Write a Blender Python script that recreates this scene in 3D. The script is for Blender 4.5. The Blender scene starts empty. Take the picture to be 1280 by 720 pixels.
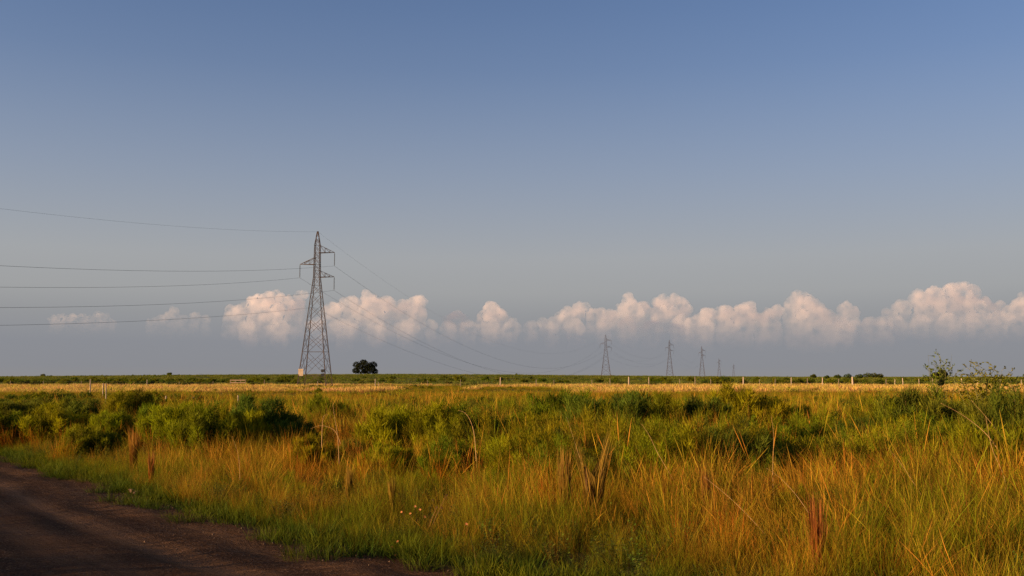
import bpy, math, random
import numpy as np
from mathutils import Vector, Matrix, Euler

# ------------------------------------------------------------------ camera, sky, sun, exposure
sc = bpy.context.scene
COL = sc.collection
EYE, TILT, FPX = 1.75, 5.19, 1244.4          # 35 mm lens on a 36 mm sensor, 1280 px wide photograph
cam_d = bpy.data.cameras.new('camera'); cam = bpy.data.objects.new('camera', cam_d); COL.objects.link(cam)
cam_d.lens = 35; cam_d.sensor_width = 36; cam_d.clip_start = 0.1; cam_d.clip_end = 60000
cam.location = (0, 0, EYE); cam.rotation_euler = (math.radians(90 + TILT), 0, 0)
sc.camera = cam

SUN_EL, SUN_AZ = 10.0, -110.0                 # degrees; azimuth from +Y, negative to the left
world = bpy.data.worlds.new('World'); sc.world = world; world.use_nodes = True
wn = world.node_tree; wn.nodes.clear()
def wnode(t, **k):
    n = wn.nodes.new(t)
    for a, v in k.items(): setattr(n, a, v)
    return n
w_out = wnode('ShaderNodeOutputWorld'); w_bg = wnode('ShaderNodeBackground')
w_sky = wnode('ShaderNodeTexSky', sky_type='NISHITA', sun_disc=False)
w_sky.sun_elevation = math.radians(SUN_EL); w_sky.sun_rotation = math.radians(SUN_AZ)
w_sky.air_density = 1.0; w_sky.dust_density = 1.0; w_sky.ozone_density = 3.0
w_tint = wnode('ShaderNodeMix', data_type='RGBA', blend_type='MULTIPLY'); w_tint.inputs[0].default_value = 1
w_tint.inputs[7].default_value = (.86, .86, 1.06, 1)
w_geo = wnode('ShaderNodeTexCoord'); w_sep = wnode('ShaderNodeSeparateXYZ')
w_fac = wnode('ShaderNodeValToRGB'); w_haze = wnode('ShaderNodeValToRGB')
w_mix = wnode('ShaderNodeMix', data_type='RGBA')
def ramp(node, stops):
    cr = node.color_ramp
    while len(cr.elements) > 1: cr.elements.remove(cr.elements[0])
    cr.elements[0].position = stops[0][0]; c = stops[0][1]
    cr.elements[0].color = (*c, 1) if len(c) == 3 else c
    for p, c in stops[1:]:
        e = cr.elements.new(p); e.color = (*c, 1) if len(c) == 3 else c
# how much of the thick evening air near the horizon covers the clear sky (z of the view direction)
g = lambda v: (v, v, v)
ramp(w_fac, [(0.0, g(.96)), (0.06, g(.95)), (0.115, g(.90)), (0.20, g(.60)), (0.30, g(.28)), (0.42, g(0.08)), (0.6, g(0))])
S = 1 / 0.13
hz = lambda r, gg, b: (r * S, gg * S, b * S)
ramp(w_haze, [(0.0, hz(.275, .268, .275)), (0.012, hz(.258, .264, .290)), (0.035, hz(.258, .266, .296)), (0.062, hz(.305, .308, .320)),
              (0.085, hz(.362, .362, .362)), (0.12, hz(.388, .392, .395)), (0.20, hz(.36, .385, .43)), (0.35, hz(.30, .36, .46))])
w_bg.inputs[1].default_value = 0.057
L = wn.links.new
L(w_geo.outputs['Generated'], w_sep.inputs[0])
L(w_sep.outputs[2], w_fac.inputs[0]); L(w_sep.outputs[2], w_haze.inputs[0])
L(w_sky.outputs[0], w_tint.inputs[6])
L(w_fac.outputs[0], w_mix.inputs[0]); L(w_tint.outputs[2], w_mix.inputs[6]); L(w_haze.outputs[0], w_mix.inputs[7])
L(w_mix.outputs[2], w_bg.inputs[0]); L(w_bg.outputs[0], w_out.inputs[0])

sun_d = bpy.data.lights.new('sun', 'SUN'); sun = bpy.data.objects.new('sun', sun_d); COL.objects.link(sun)
sun_d.energy = 5.0; sun_d.angle = math.radians(0.55); sun_d.color = (1.0, 0.67, 0.37)
_a, _e = math.radians(SUN_AZ), math.radians(SUN_EL)
to_sun = Vector((math.sin(_a) * math.cos(_e), math.cos(_a) * math.cos(_e), math.sin(_e)))
sun.rotation_euler = to_sun.to_track_quat('Z', 'Y').to_euler()
sun.location = to_sun * 50

vs = sc.view_settings
vs.view_transform = 'Standard'; vs.look = 'None'; vs.gamma = 1; vs.exposure = 1.19; vs.use_curve_mapping = False
cy = sc.cycles
cy.use_denoising = True; cy.denoiser = 'OPENIMAGEDENOISE'; cy.denoising_prefilter = 'NONE'; cy.denoising_input_passes = 'RGB_ALBEDO_NORMAL'
cy.max_bounces = 10; cy.diffuse_bounces = 3; cy.glossy_bounces = 1; cy.transmission_bounces = 3
cy.transparent_max_bounces = 8; cy.volume_bounces = 8; cy.volume_step_rate = 1.0; cy.volume_max_steps = 256

rng = np.random.default_rng(7); random.seed(7)

# ------------------------------------------------------------------ helpers
def ray(px, py):
    d = Vector(((px - 640) / FPX, (360 - py) / FPX, -1.0))
    return cam.rotation_euler.to_matrix() @ d
def at(px, py, z=0.0):                        # the ground point seen at a photograph pixel
    d = ray(px, py); t = (z - EYE) / d.z
    return Vector((d.x * t, d.y * t, z))
def at_y(px, py, Y):                          # the point at depth Y seen at a photograph pixel
    d = ray(px, py); t = Y / d.y
    return Vector((d.x * t, Y, EYE + d.z * t))
def sstep(a, b, v):
    t = np.clip((v - a) / (b - a), 0, 1); return t * t * (3 - 2 * t)
CREST_A = np.array([-.70, -.514, -.31, -.11, 0, .17, .29, .514, .70]); CREST_P = np.array([1.0, 1.2, 3.4, 4.6, 3.8, 1.9, 1.0, 0.9, 0.9])
def gz(x, y):                                 # terrain height: flat pasture, a very low rise 600 m out
    x = np.asarray(x, float); y = np.asarray(y, float)
    r = np.sqrt(x * x + y * y)
    a = np.where(y > 1, x / np.maximum(y, 1), 9.0)
    e = np.interp(a, CREST_A, CREST_P)
    h = (EYE + e * 700 / FPX) * sstep(230, 700, r)
    return h + 0.08 * np.sin(x * .11 + 1) * np.sin(y * .09) * sstep(30, 70, r)
def gzf(x, y): return float(gz(x, y))

def mesh_np(name, verts, faces, mats=(), attrs=None, smooth=False, midx=None):
    """verts (n,3); faces list of lists or an int array (m,k)"""
    me = bpy.data.meshes.new(name)
    verts = np.asarray(verts, np.float32)
    if isinstance(faces, (list, tuple)):
        groups = faces if faces and isinstance(faces[0], np.ndarray) else None
        if groups is None:
            me.from_pydata([tuple(map(float, v)) for v in verts], [], [tuple(map(int, f)) for f in faces])
    else: groups = [faces]
    if not (isinstance(faces, (list, tuple)) and groups is None):
        loops = np.concatenate([f.ravel() for f in groups]).astype(np.int32)
        tot = np.concatenate([np.full(len(f), f.shape[1], np.int32) for f in groups])
        start = np.concatenate([[0], np.cumsum(tot)[:-1]]).astype(np.int32)
        me.vertices.add(len(verts)); me.vertices.foreach_set('co', verts.ravel())
        me.loops.add(len(loops)); me.loops.foreach_set('vertex_index', loops)
        me.polygons.add(len(tot)); me.polygons.foreach_set('loop_start', start)
        me.update(calc_edges=True)
    for m in mats: me.materials.append(m)
    if midx is not None: me.polygons.foreach_set('material_index', np.asarray(midx, np.int32))
    if smooth: me.polygons.foreach_set('use_smooth', np.ones(len(me.polygons), bool))
    for k, v in (attrs or {}).items():
        a = me.attributes.new(k, 'FLOAT', 'POINT'); a.data.foreach_set('value', np.asarray(v, np.float32))
    me.validate(); me.update()
    return me
def obj(name, me, parent=None, loc=(0, 0, 0), col=None):
    o = bpy.data.objects.new(name, me); (col or COL).objects.link(o); o.location = loc
    if parent is not None: o.parent = parent
    return o
def tag(o, label=None, cat=None, group=None, kind=None):
    if label: o['label'] = label
    if cat: o['category'] = cat
    if group: o['group'] = group
    if kind: o['kind'] = kind
    return o
def thing(name, label, cat, loc, rz=0.0, group=None):
    o = obj(name, None, loc=loc); o.rotation_euler = (0, 0, rz); o.empty_display_size = .3
    return tag(o, label, cat, group)

class MB:                                     # collects bars, tubes and boxes into one mesh
    def __init__(s): s.v = []; s.f = []
    def tube(s, pts, rad, n=6, cap=True):
        pts = [Vector(p) for p in pts]; b0 = len(s.v)
        rad = [rad] * len(pts) if isinstance(rad, (int, float)) else rad
        for i, p in enumerate(pts):
            d = (pts[min(i + 1, len(pts) - 1)] - pts[max(i - 1, 0)])
            d = d.normalized() if d.length > 1e-9 else Vector((0, 0, 1))
            u = d.cross(Vector((0, 0, 1)) if abs(d.z) < .95 else Vector((0, 1, 0))).normalized(); w = d.cross(u)
            for k in range(n):
                a = 2 * math.pi * (k + .5) / n
                s.v.append(tuple(p + (u * math.cos(a) + w * math.sin(a)) * rad[i]))
        for i in range(len(pts) - 1):
            for k in range(n):
                a = b0 + i * n + k; b = b0 + i * n + (k + 1) % n
                s.f.append((a, b, b + n, a + n))
        if cap:
            s.f.append(tuple(b0 + k for k in reversed(range(n)))); e = b0 + (len(pts) - 1) * n
            s.f.append(tuple(e + k for k in range(n)))
        return s
    def box(s, c, size, rz=0.0):
        b0 = len(s.v); cx, cyy, cz = c; hx, hy, hz_ = (q / 2 for q in size); ca, sa = math.cos(rz), math.sin(rz)
        for dz in (-hz_, hz_):
            for dx, dy in ((-hx, -hy), (hx, -hy), (hx, hy), (-hx, hy)):
                s.v.append((cx + dx * ca - dy * sa, cyy + dx * sa + dy * ca, cz + dz))
        for f in ((3, 2, 1, 0), (4, 5, 6, 7), (0, 1, 5, 4), (1, 2, 6, 5), (2, 3, 7, 6), (3, 0, 4, 7)):
            s.f.append(tuple(b0 + k for k in f))
        return s
    def mesh(s, name, mat, smooth=False):
        me = bpy.data.meshes.new(name); me.from_pydata(s.v, [], s.f); me.materials.append(mat)
        if smooth: me.polygons.foreach_set('use_smooth', np.ones(len(me.polygons), bool))
        me.update(); return me
    def build(s, name, mat, parent=None, loc=(0, 0, 0), smooth=False):
        return obj(name, s.mesh(name, mat, smooth), parent, loc)

# ------------------------------------------------------------------ materials
class NT:
    def __init__(s, name):
        s.m = bpy.data.materials.new(name); s.m.use_nodes = True; s.t = s.m.node_tree; s.t.nodes.clear()
        s.out = s.n('ShaderNodeOutputMaterial')
    def n(s, t, **k):
        x = s.t.nodes.new(t)
        for a, v in k.items(): setattr(x, a, v)
        return x
    def l(s, a, b): s.t.links.new(a, b)
    def noise(s, vec, scale, detail=3, rough=.55, dist=0.0):
        x = s.n('ShaderNodeTexNoise'); x.inputs['Scale'].default_value = scale; x.inputs['Detail'].default_value = detail
        x.inputs['Roughness'].default_value = rough; x.inputs['Distortion'].default_value = dist
        s.l(vec, x.inputs['Vector']); return x.outputs[0]
    def ramp(s, fac, stops):
        x = s.n('ShaderNodeValToRGB'); ramp(x, stops); s.l(fac, x.inputs[0]); return x.outputs[0]
    def mix(s, fac, a, b, blend='MIX'):
        x = s.n('ShaderNodeMix', data_type='RGBA', blend_type=blend)
        for i, v in ((0, fac), (6, a), (7, b)):
            if isinstance(v, (int, float)): x.inputs[i].default_value = v
            elif isinstance(v, tuple): x.inputs[i].default_value = (*v, 1)
            else: s.l(v, x.inputs[i])
        return x.outputs[2]
    def math(s, op, a, b=0.0, c=0.0, clamp=False):
        x = s.n('ShaderNodeMath', operation=op, use_clamp=clamp)
        for i, v in enumerate((a, b, c)):
            if isinstance(v, (int, float)): x.inputs[i].default_value = v
            else: s.l(v, x.inputs[i])
        return x.outputs[0]
    def pos(s): return s.n('ShaderNodeNewGeometry').outputs['Position']
    def scaled(s, vec, sx, sy, sz):
        x = s.n('ShaderNodeMapping'); x.inputs['Scale'].default_value = (sx, sy, sz); s.l(vec, x.inputs[0]); return x.outputs[0]
    def bsdf(s, col, rough=.8, spec=.2, metal=0.0, bump=None, bstr=.3, bdist=.02):
        p = s.n('ShaderNodeBsdfPrincipled')
        if isinstance(col, tuple): p.inputs['Base Color'].default_value = (*col, 1)
        else: s.l(col, p.inputs['Base Color'])
        p.inputs['Roughness'].default_value = rough; p.inputs['Metallic'].default_value = metal
        p.inputs['Specular IOR Level'].default_value = spec
        if bump is not None:
            b = s.n('ShaderNodeBump'); b.inputs['Strength'].default_value = bstr; b.inputs['Distance'].default_value = bdist
            s.l(bump, b.inputs['Height']); s.l(b.outputs[0], p.inputs['Normal'])
        return p.outputs[0]
    def done(s, sh): s.l(sh, s.out.inputs[0]); return s.m

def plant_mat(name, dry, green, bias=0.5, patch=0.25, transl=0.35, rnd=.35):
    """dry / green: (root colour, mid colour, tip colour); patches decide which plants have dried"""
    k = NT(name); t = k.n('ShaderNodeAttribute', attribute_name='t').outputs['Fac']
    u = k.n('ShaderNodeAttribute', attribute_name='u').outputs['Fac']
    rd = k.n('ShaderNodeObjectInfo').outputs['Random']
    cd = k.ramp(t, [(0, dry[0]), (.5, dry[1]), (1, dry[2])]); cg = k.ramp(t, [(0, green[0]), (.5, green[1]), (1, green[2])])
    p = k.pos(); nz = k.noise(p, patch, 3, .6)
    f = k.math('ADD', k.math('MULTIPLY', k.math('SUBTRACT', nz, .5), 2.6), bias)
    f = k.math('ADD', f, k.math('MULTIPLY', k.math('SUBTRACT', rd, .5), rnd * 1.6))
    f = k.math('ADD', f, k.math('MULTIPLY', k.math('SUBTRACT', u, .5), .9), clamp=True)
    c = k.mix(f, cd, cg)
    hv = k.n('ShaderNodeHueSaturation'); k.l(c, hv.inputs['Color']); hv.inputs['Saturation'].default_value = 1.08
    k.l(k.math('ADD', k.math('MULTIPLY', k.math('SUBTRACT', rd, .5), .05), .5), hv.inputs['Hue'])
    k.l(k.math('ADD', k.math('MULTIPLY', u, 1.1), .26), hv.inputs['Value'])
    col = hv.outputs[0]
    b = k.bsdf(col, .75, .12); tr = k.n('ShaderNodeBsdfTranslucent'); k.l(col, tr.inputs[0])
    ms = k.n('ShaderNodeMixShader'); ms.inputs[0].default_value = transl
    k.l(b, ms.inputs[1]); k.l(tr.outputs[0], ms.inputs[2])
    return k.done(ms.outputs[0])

M = {}
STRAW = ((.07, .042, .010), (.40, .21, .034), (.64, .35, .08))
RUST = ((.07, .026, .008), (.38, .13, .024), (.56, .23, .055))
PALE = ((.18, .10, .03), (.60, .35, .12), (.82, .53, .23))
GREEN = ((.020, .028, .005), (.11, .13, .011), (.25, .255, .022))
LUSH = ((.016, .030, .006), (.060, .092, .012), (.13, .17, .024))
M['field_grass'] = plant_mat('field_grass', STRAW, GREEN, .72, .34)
M['straw_grass'] = plant_mat('straw_grass', STRAW, GREEN, .22, .3)
M['rust_grass'] = plant_mat('rust_grass', RUST, STRAW, .35, .4)
M['pale_grass'] = plant_mat('pale_grass', PALE, ((.05, .05, .012), (.26, .24, .03), (.46, .38, .06)), .30, .06)
M['verge_grass'] = plant_mat('verge_grass', GREEN, LUSH, .45, .5)
M['far_green'] = plant_mat('far_green', ((.05, .05, .012), (.17, .17, .03), (.30, .28, .05)), ((.03, .045, .008), (.09, .12, .018), (.16, .19, .03)), .5, .02)
M['weed_leaf'] = plant_mat('weed_leaf', ((.03, .03, .008), (.12, .11, .02), (.20, .17, .03)), LUSH, .45, .6)
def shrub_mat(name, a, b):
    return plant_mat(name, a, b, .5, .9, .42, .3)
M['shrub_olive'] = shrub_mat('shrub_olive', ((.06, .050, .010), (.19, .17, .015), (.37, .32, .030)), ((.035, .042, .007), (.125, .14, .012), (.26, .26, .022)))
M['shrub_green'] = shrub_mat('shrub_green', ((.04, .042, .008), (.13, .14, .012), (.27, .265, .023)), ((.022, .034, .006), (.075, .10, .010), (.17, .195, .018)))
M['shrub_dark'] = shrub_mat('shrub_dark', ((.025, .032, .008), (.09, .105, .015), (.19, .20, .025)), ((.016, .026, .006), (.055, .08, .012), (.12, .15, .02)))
def plain(name, c1, c2, scale=8, rough=.8, spec=.2, metal=0, stretch=(1, 1, 1), bstr=.3):
    k = NT(name); tc = k.n('ShaderNodeTexCoord').outputs['Object']
    n = k.noise(k.scaled(tc, *stretch), scale, 4)
    return k.done(k.bsdf(k.ramp(n, [(.3, c1), (.7, c2)]), rough, spec, metal, n, bstr))
M['stem'] = plain('stem', (.07, .035, .014), (.20, .10, .03), 12)
M['green_stem'] = plain('green_stem', (.10, .10, .03), (.20, .18, .05), 12)
M['trunk'] = plain('trunk', (.04, .028, .02), (.09, .06, .04), 6)
M['steel'] = plain('steel', (.034, .021, .015), (.085, .052, .036), 1.2, .65, .3, .2)
M['insulator'] = plain('insulator', (.03, .025, .025), (.06, .05, .045), 5, .4, .5)
M['cable'] = plain('cable', (.045, .045, .048), (.075, .072, .07), .5, .6, .3)
M['post_wood'] = plain('post_wood', (.24, .17, .11), (.48, .37, .27), 9, .9, .1, 0, (4, 4, .6))
M['post_grey'] = plain('post_grey', (.14, .10, .07), (.30, .23, .16), 9, .9, .1, 0, (4, 4, .6))
M['plate_pale'] = plain('plate_pale', (.38, .28, .19), (.52, .40, .28), 2, .6)
M['plate_dark'] = plain('plate_dark', (.012, .012, .013), (.03, .03, .03), 2, .6)
M['dead_bark'] = plain('dead_bark', (.02, .011, .005), (.15, .075, .03), 14, .95, .05, 0, (3, 3, .25), .8)
M['dead_straw'] = plant_mat('dead_straw', ((.07, .034, .009), (.38, .19, .042), (.60, .33, .09)), ((.03, .014, .005), (.15, .065, .018), (.30, .15, .045)), .5, 2.5)
M['dry_stalk'] = plain('dry_stalk', (.34, .18, .06), (.60, .36, .15), 6, .7, .2)
M['bush_dark'] = plant_mat('bush_dark', ((.008, .010, .004), (.016, .018, .006), (.035, .035, .010)), ((.006, .008, .003), (.012, .016, .005), (.025, .03, .008)), .5, .9, .15)
M['petal'] = plain('petal', (.42, .14, .045), (.62, .25, .09), 10, .6)
M['stone'] = plain('stone', (.08, .042, .022), (.20, .12, .075), 9, .9)
M['pale_rail'] = plain('pale_rail', (.26, .17, .10), (.42, .29, .18), 3, .85)

# ground of the pasture
k = NT('pasture_soil'); p = k.pos(); sx = k.n('ShaderNodeSeparateXYZ'); k.l(p, sx.inputs[0])
n1 = k.noise(k.scaled(p, .012, .05, 1), 1.0, 5, .6); n2 = k.noise(p, 1.7, 4)
near = k.ramp(n2, [(.3, (.030, .022, .009)), (.7, (.085, .062, .020))])
far = k.ramp(n1, [(.32, (.045, .060, .012)), (.47, (.075, .085, .016)), (.58, (.14, .12, .026)), (.68, (.055, .07, .014))])
d = k.math('MULTIPLY', k.math('SUBTRACT', sx.outputs[1], 60), 1 / 120., clamp=True)
M['pasture'] = k.done(k.bsdf(k.mix(d, near, far), .95, .05, 0, n2, .4, .05))
# dirt road: damp brown earth, paler packed wheel tracks (UV x runs across the road in metres)
k = NT('dirt'); p = k.pos(); uv = k.n('ShaderNodeUVMap').outputs[0]; us = k.n('ShaderNodeSeparateXYZ'); k.l(uv, us.inputs[0])
along = k.noise(k.scaled(uv, 2.4, .08, 1), 1.0, 6, .65); fine = k.noise(p, 7, 6, .7); grit = k.noise(p, 38, 4, .75); pat = k.noise(p, .7, 4)
wob = k.math('MULTIPLY', k.math('SUBTRACT', k.noise(k.scaled(uv, .0, .12, 1), 1.0, 3), .5), .7)
trk = None
for c0 in (1.35, 2.2, 3.15, 4.6, 6.2):
    e_ = k.math('ABSOLUTE', k.math('SUBTRACT', k.math('ADD', us.outputs[0], wob), c0)); e_ = k.math('SUBTRACT', 1.0, k.math('DIVIDE', e_, .28), clamp=True)
    trk = e_ if trk is None else k.math('MAXIMUM', trk, e_)
trk = k.math('MULTIPLY', trk, k.ramp(along, [(.3, g(.25)), (.6, g(1))]))
base = k.ramp(along, [(.30, (.072, .033, .013)), (.5, (.14, .066, .027)), (.68, (.23, .12, .054))])
base = k.mix(k.math('MULTIPLY', k.ramp(fine, [(.38, g(0)), (.62, g(1))]), .6), base, (.052, .024, .010))
base = k.mix(k.math('MULTIPLY', k.ramp(grit, [(.53, g(0)), (.60, g(1))]), .8), base, (.30, .175, .095))
base = k.mix(k.math('MULTIPLY', k.ramp(pat, [(.42, g(0)), (.62, g(1))]), .55), base, (.052, .024, .010))
base = k.mix(k.math('MULTIPLY', trk, .62), base, (.30, .165, .085))
h = k.math('ADD', k.math('MULTIPLY', along, 1.5), k.math('ADD', fine, k.math('MULTIPLY', grit, .5)))
M['dirt'] = k.done(k.bsdf(base, .95, .06, 0, h, 1.0, .14))

# ------------------------------------------------------------------ road edge and ground
EDGE_PX = [(575, 719), (478, 702), (402, 686), (318, 664), (214, 634), (140, 611), (66, 589), (0, 568)]
E = [at(*q).xy for q in EDGE_PX]
d0 = (E[0] - E[2]).normalized(); d1 = (E[-1] - E[-3]).normalized()
E = [E[0] + d0 * 40, E[0] + d0 * 8] + E + [E[-1] + d1 * 12, E[-1] + d1 * 60 + Vector((-6, 0)), E[-1] + d1 * 220 + Vector((-60, 0))]
seg_a = np.array([q[:] for q in E[:-1]]); seg_b = np.array([q[:] for q in E[1:]])
def edge_dist(x, y):                          # signed distance to the road's field-side edge: > 0 in the field
    P = np.stack([np.ravel(x), np.ravel(y)], 1)[:, None, :]
    ab = (seg_b - seg_a)[None]; ap = P - seg_a[None]
    t = np.clip((ap * ab).sum(2) / (ab * ab).sum(2), 0, 1)
    q = ap - t[..., None] * ab; dist = np.sqrt((q * q).sum(2)); i = dist.argmin(1); r = np.arange(len(i))
    s = ab[0, i, 0] * ap[r, i, 1] - ab[0, i, 1] * ap[r, i, 0]
    return np.where(s < 0, 1, -1) * dist[r, i]
ROAD_W = 7.2

c = np.linspace(-1, 1, 241); axis = np.sign(c) * (np.abs(c) * 60 + (np.abs(c) ** 6) * 12000)
X, Y = np.meshgrid(axis, axis); V = np.stack([X, Y, gz(X, Y)], 2).reshape(-1, 3)
n = len(axis); idx = np.arange(n * n).reshape(n, n)
F = np.stack([idx[:-1, :-1], idx[:-1, 1:], idx[1:, 1:], idx[1:, :-1]], 2).reshape(-1, 4)
tag(obj('ground', mesh_np('ground', V, F, [M['pasture']], smooth=True)), 'flat pasture ground under the grass out to the horizon', kind='structure')

# road strip with real ruts
pts = [Vector(q[:]) for q in E]; samp = []; acc = 0.0
for a, b in zip(pts[:-1], pts[1:]):
    nseg = max(1, int((b - a).length / .22)) if (a - pts[4]).length < 45 else max(1, int((b - a).length / 4))
    for i in range(nseg):
        q = a + (b - a) * i / nseg; samp.append(q)
samp.append(pts[-1])
sm = [samp[0]] + [(samp[max(i - 6, 0)] + samp[i] * 2 + samp[min(i + 6, len(samp) - 1)]) / 4 for i in range(1, len(samp) - 1)] + [samp[-1]]
NW = 72; V = []; UV = []; s_len = 0
for i, q in enumerate(sm):
    tdir = (sm[min(i + 1, len(sm) - 1)] - sm[max(i - 1, 0)]).normalized(); nl = Vector((-tdir.y, tdir.x))
    if i: s_len += (q - sm[i - 1]).length
    for j in range(NW + 1):
        w = -0.25 + (ROAD_W + .5) * j / NW
        z = 0.018 + 0.05 * math.sin(math.pi * min(max(w / ROAD_W, 0), 1))
        for c0 in (1.35, 3.15, 4.6, 6.2): z -= .022 * math.exp(-((w - c0 - .12 * math.sin(s_len * .15 + c0)) / .22) ** 2)
        z += .010 * math.sin(w * 9 + math.sin(s_len * .4)) * math.sin(s_len * .9 + w) + .006 * math.sin(s_len * 2.3 + w * 5)
        if w < 0 or w > ROAD_W: z = 0.006
        wob = (.16 * math.sin(s_len * 1.1) + .10 * math.sin(s_len * 2.7 + 1) + .06 * math.sin(s_len * 6.1)) * math.exp(-max(w, 0) / .8)
        p2 = q + nl * (w + wob); V.append((p2.x, p2.y, z)); UV.append((w, s_len))
n = NW + 1; idx = np.arange(len(V)).reshape(-1, n)
F = np.stack([idx[:-1, :-1], idx[1:, :-1], idx[1:, 1:], idx[:-1, 1:]], 2).reshape(-1, 4)
me = mesh_np('dirt_road', V, F, [M['dirt']], smooth=True)
uvl = me.uv_layers.new(name='UVMap'); li = np.zeros(len(me.loops), np.int32); me.loops.foreach_get('vertex_index', li)
uvl.data.foreach_set('uv', np.asarray(UV, np.float32)[li].ravel())
tag(obj('dirt_road', me), 'dark brown unpaved road with wheel tracks, edged by grass', kind='structure')

# ------------------------------------------------------------------ grass tufts
def tuft(n, h, hv, rad, lean, bend, w, seed, segs=3, heads=0.0, base_open=.6):
    r = np.random.default_rng(seed); az = r.uniform(0, 2 * np.pi, n); rr = rad * np.sqrt(r.uniform(0, 1, n))
    root = np.stack([np.cos(az) * rr, np.sin(az) * rr, np.zeros(n)], 1)
    az2 = az + r.normal(0, .7, n); out = np.stack([np.cos(az2), np.sin(az2), np.zeros(n)], 1)
    hh = h * (1 + hv * r.uniform(-1, .6, n)); ln = np.abs(r.normal(0, lean, n)); bd = np.abs(r.normal(0, bend, n))
    fa = r.uniform(0, np.pi, n); side = np.stack([np.cos(fa), np.sin(fa), np.zeros(n)], 1)
    ww = w * r.uniform(.6, 1.4, n); u = r.uniform(0, 1, n)
    V = []; T = []
    isH = r.uniform(0, 1, n) < heads
    for s in range(segs + 1):
        q = s / segs
        p = root + out * ((ln * q + bd * q * q) * hh)[:, None]; p[:, 2] = hh * (q - .35 * np.minimum(bd, 1) * q * q)
        wid = ww * (1 - .55 * q) if s < segs else ww * .12
        if s == segs - 1: wid = np.where(isH, ww * 2.2, wid)
        V += [p - side * wid[:, None] / 2, p + side * wid[:, None] / 2]; T += [np.full(n, q)] * 2
    V = np.stack(V, 1).reshape(-1, 3); T = np.stack(T, 1).ravel(); k2 = 2 * (segs + 1)
    b = (np.arange(n) * k2)[:, None]
    F = np.concatenate([b + np.array([2 * s, 2 * s + 1, 2 * s + 3, 2 * s + 2])[None] for s in range(segs)], 0)
    return V, F, T, np.repeat(u, k2)
def tuft_set(name, mat, n, count, **kw):
    col = bpy.data.collections.new(name)
    for i in range(count):
        V, F, T, U = tuft(n, seed=100 + i * 13 + len(name), **kw)
        obj(name, mesh_np(name, V, F, [mat], {'t': T, 'u': U}), col=col)
    return col
def weed_set(name, mat, count, n, h):         # leafy roadside weed: short stems with small oval leaves
    col = bpy.data.collections.new(name)
    for i in range(count):
        r = np.random.default_rng(500 + i); V = []; F = []; T = []; U = []
        for s in range(9):
            a = r.uniform(0, 6.28); ln = h * r.uniform(.5, 1); d = np.array([math.cos(a) * .45, math.sin(a) * .45, 1.0]); d /= np.linalg.norm(d)
            for q in range(n):
                t = .15 + .85 * q / n; p = d * ln * t; b = r.uniform(0, 6.28)
                ld = np.array([math.cos(b), math.sin(b), r.uniform(-.1, .7)]); ld /= np.linalg.norm(ld); sd = np.cross(ld, [0, 0, 1]); sd /= np.linalg.norm(sd)
                L_ = r.uniform(.018, .042); W_ = L_ * .26; b0 = len(V)
                V += [p, p + ld * L_ * .5 + sd * W_, p + ld * L_, p + ld * L_ * .5 - sd * W_]; F.append((b0, b0 + 1, b0 + 2, b0 + 3)); T += [t] * 4; U += [r.uniform()] * 4
            b0 = len(V); V += [np.zeros(3) - [.003, 0, 0], np.zeros(3) + [.003, 0, 0], d * ln]; F.append((b0, b0 + 1, b0 + 2)); T += [0, 0, .5]; U += [.2] * 3
        obj(name, mesh_np(name, np.array(V), [tuple(f) for f in F], [mat], {'t': T, 'u': U}), col=col)
    return col

def scatter(name, label, pts, rot, scl, col):
    """one 'stuff' object: every point carries a plant of the collection"""
    me = bpy.data.meshes.new(name); me.vertices.add(len(pts)); me.vertices.foreach_set('co', np.asarray(pts, np.float32).ravel())
    a = me.attributes.new('rot', 'FLOAT_VECTOR', 'POINT'); a.data.foreach_set('vector', np.asarray(rot, np.float32).ravel())
    a = me.attributes.new('scl', 'FLOAT_VECTOR', 'POINT'); a.data.foreach_set('vector', np.asarray(scl, np.float32).ravel())
    a = me.attributes.new('pick', 'INT', 'POINT'); a.data.foreach_set('value', rng.integers(0, 1000, len(pts)).astype(np.int32))
    me.update(); o = obj(name, me); tag(o, label, None, None, 'stuff')
    t = bpy.data.node_groups.new(name, 'GeometryNodeTree')
    t.interface.new_socket('Geometry', in_out='INPUT', socket_type='NodeSocketGeometry'); t.interface.new_socket('Geometry', in_out='OUTPUT', socket_type='NodeSocketGeometry')
    gi = t.nodes.new('NodeGroupInput'); go = t.nodes.new('NodeGroupOutput'); ip = t.nodes.new('GeometryNodeInstanceOnPoints'); ci = t.nodes.new('GeometryNodeCollectionInfo')
    ci.inputs['Collection'].default_value = col; ci.inputs['Separate Children'].default_value = True; ci.inputs['Reset Children'].default_value = True
    ip.inputs['Pick Instance'].default_value = True
    def na(nm, ty):
        q = t.nodes.new('GeometryNodeInputNamedAttribute'); q.data_type = ty; q.inputs[0].default_value = nm; return q.outputs[0]
    t.links.new(gi.outputs[0], ip.inputs['Points']); t.links.new(ci.outputs[0], ip.inputs['Instance'])
    t.links.new(na('pick', 'INT'), ip.inputs['Instance Index'])
    e2r = t.nodes.new('FunctionNodeEulerToRotation'); t.links.new(na('rot', 'FLOAT_VECTOR'), e2r.inputs[0]); t.links.new(e2r.outputs[0], ip.inputs['Rotation'])
    t.links.new(na('scl', 'FLOAT_VECTOR'), ip.inputs['Scale']); t.links.new(ip.outputs[0], go.inputs[0])
    o.modifiers.new('plants', 'NODES').node_group = t
    return o
def wedge(y0, y1, n, half=.66, power=1.0):    # random ground points between two depths, a little wider than the view
    y = y0 + (y1 - y0) * rng.uniform(0, 1, n) ** power if power != 1 else np.sqrt(rng.uniform(y0 * y0, y1 * y1, n))
    x = rng.uniform(-half, half, n) * y + rng.uniform(-1.5, 1.5, n)
    return x, y
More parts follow.
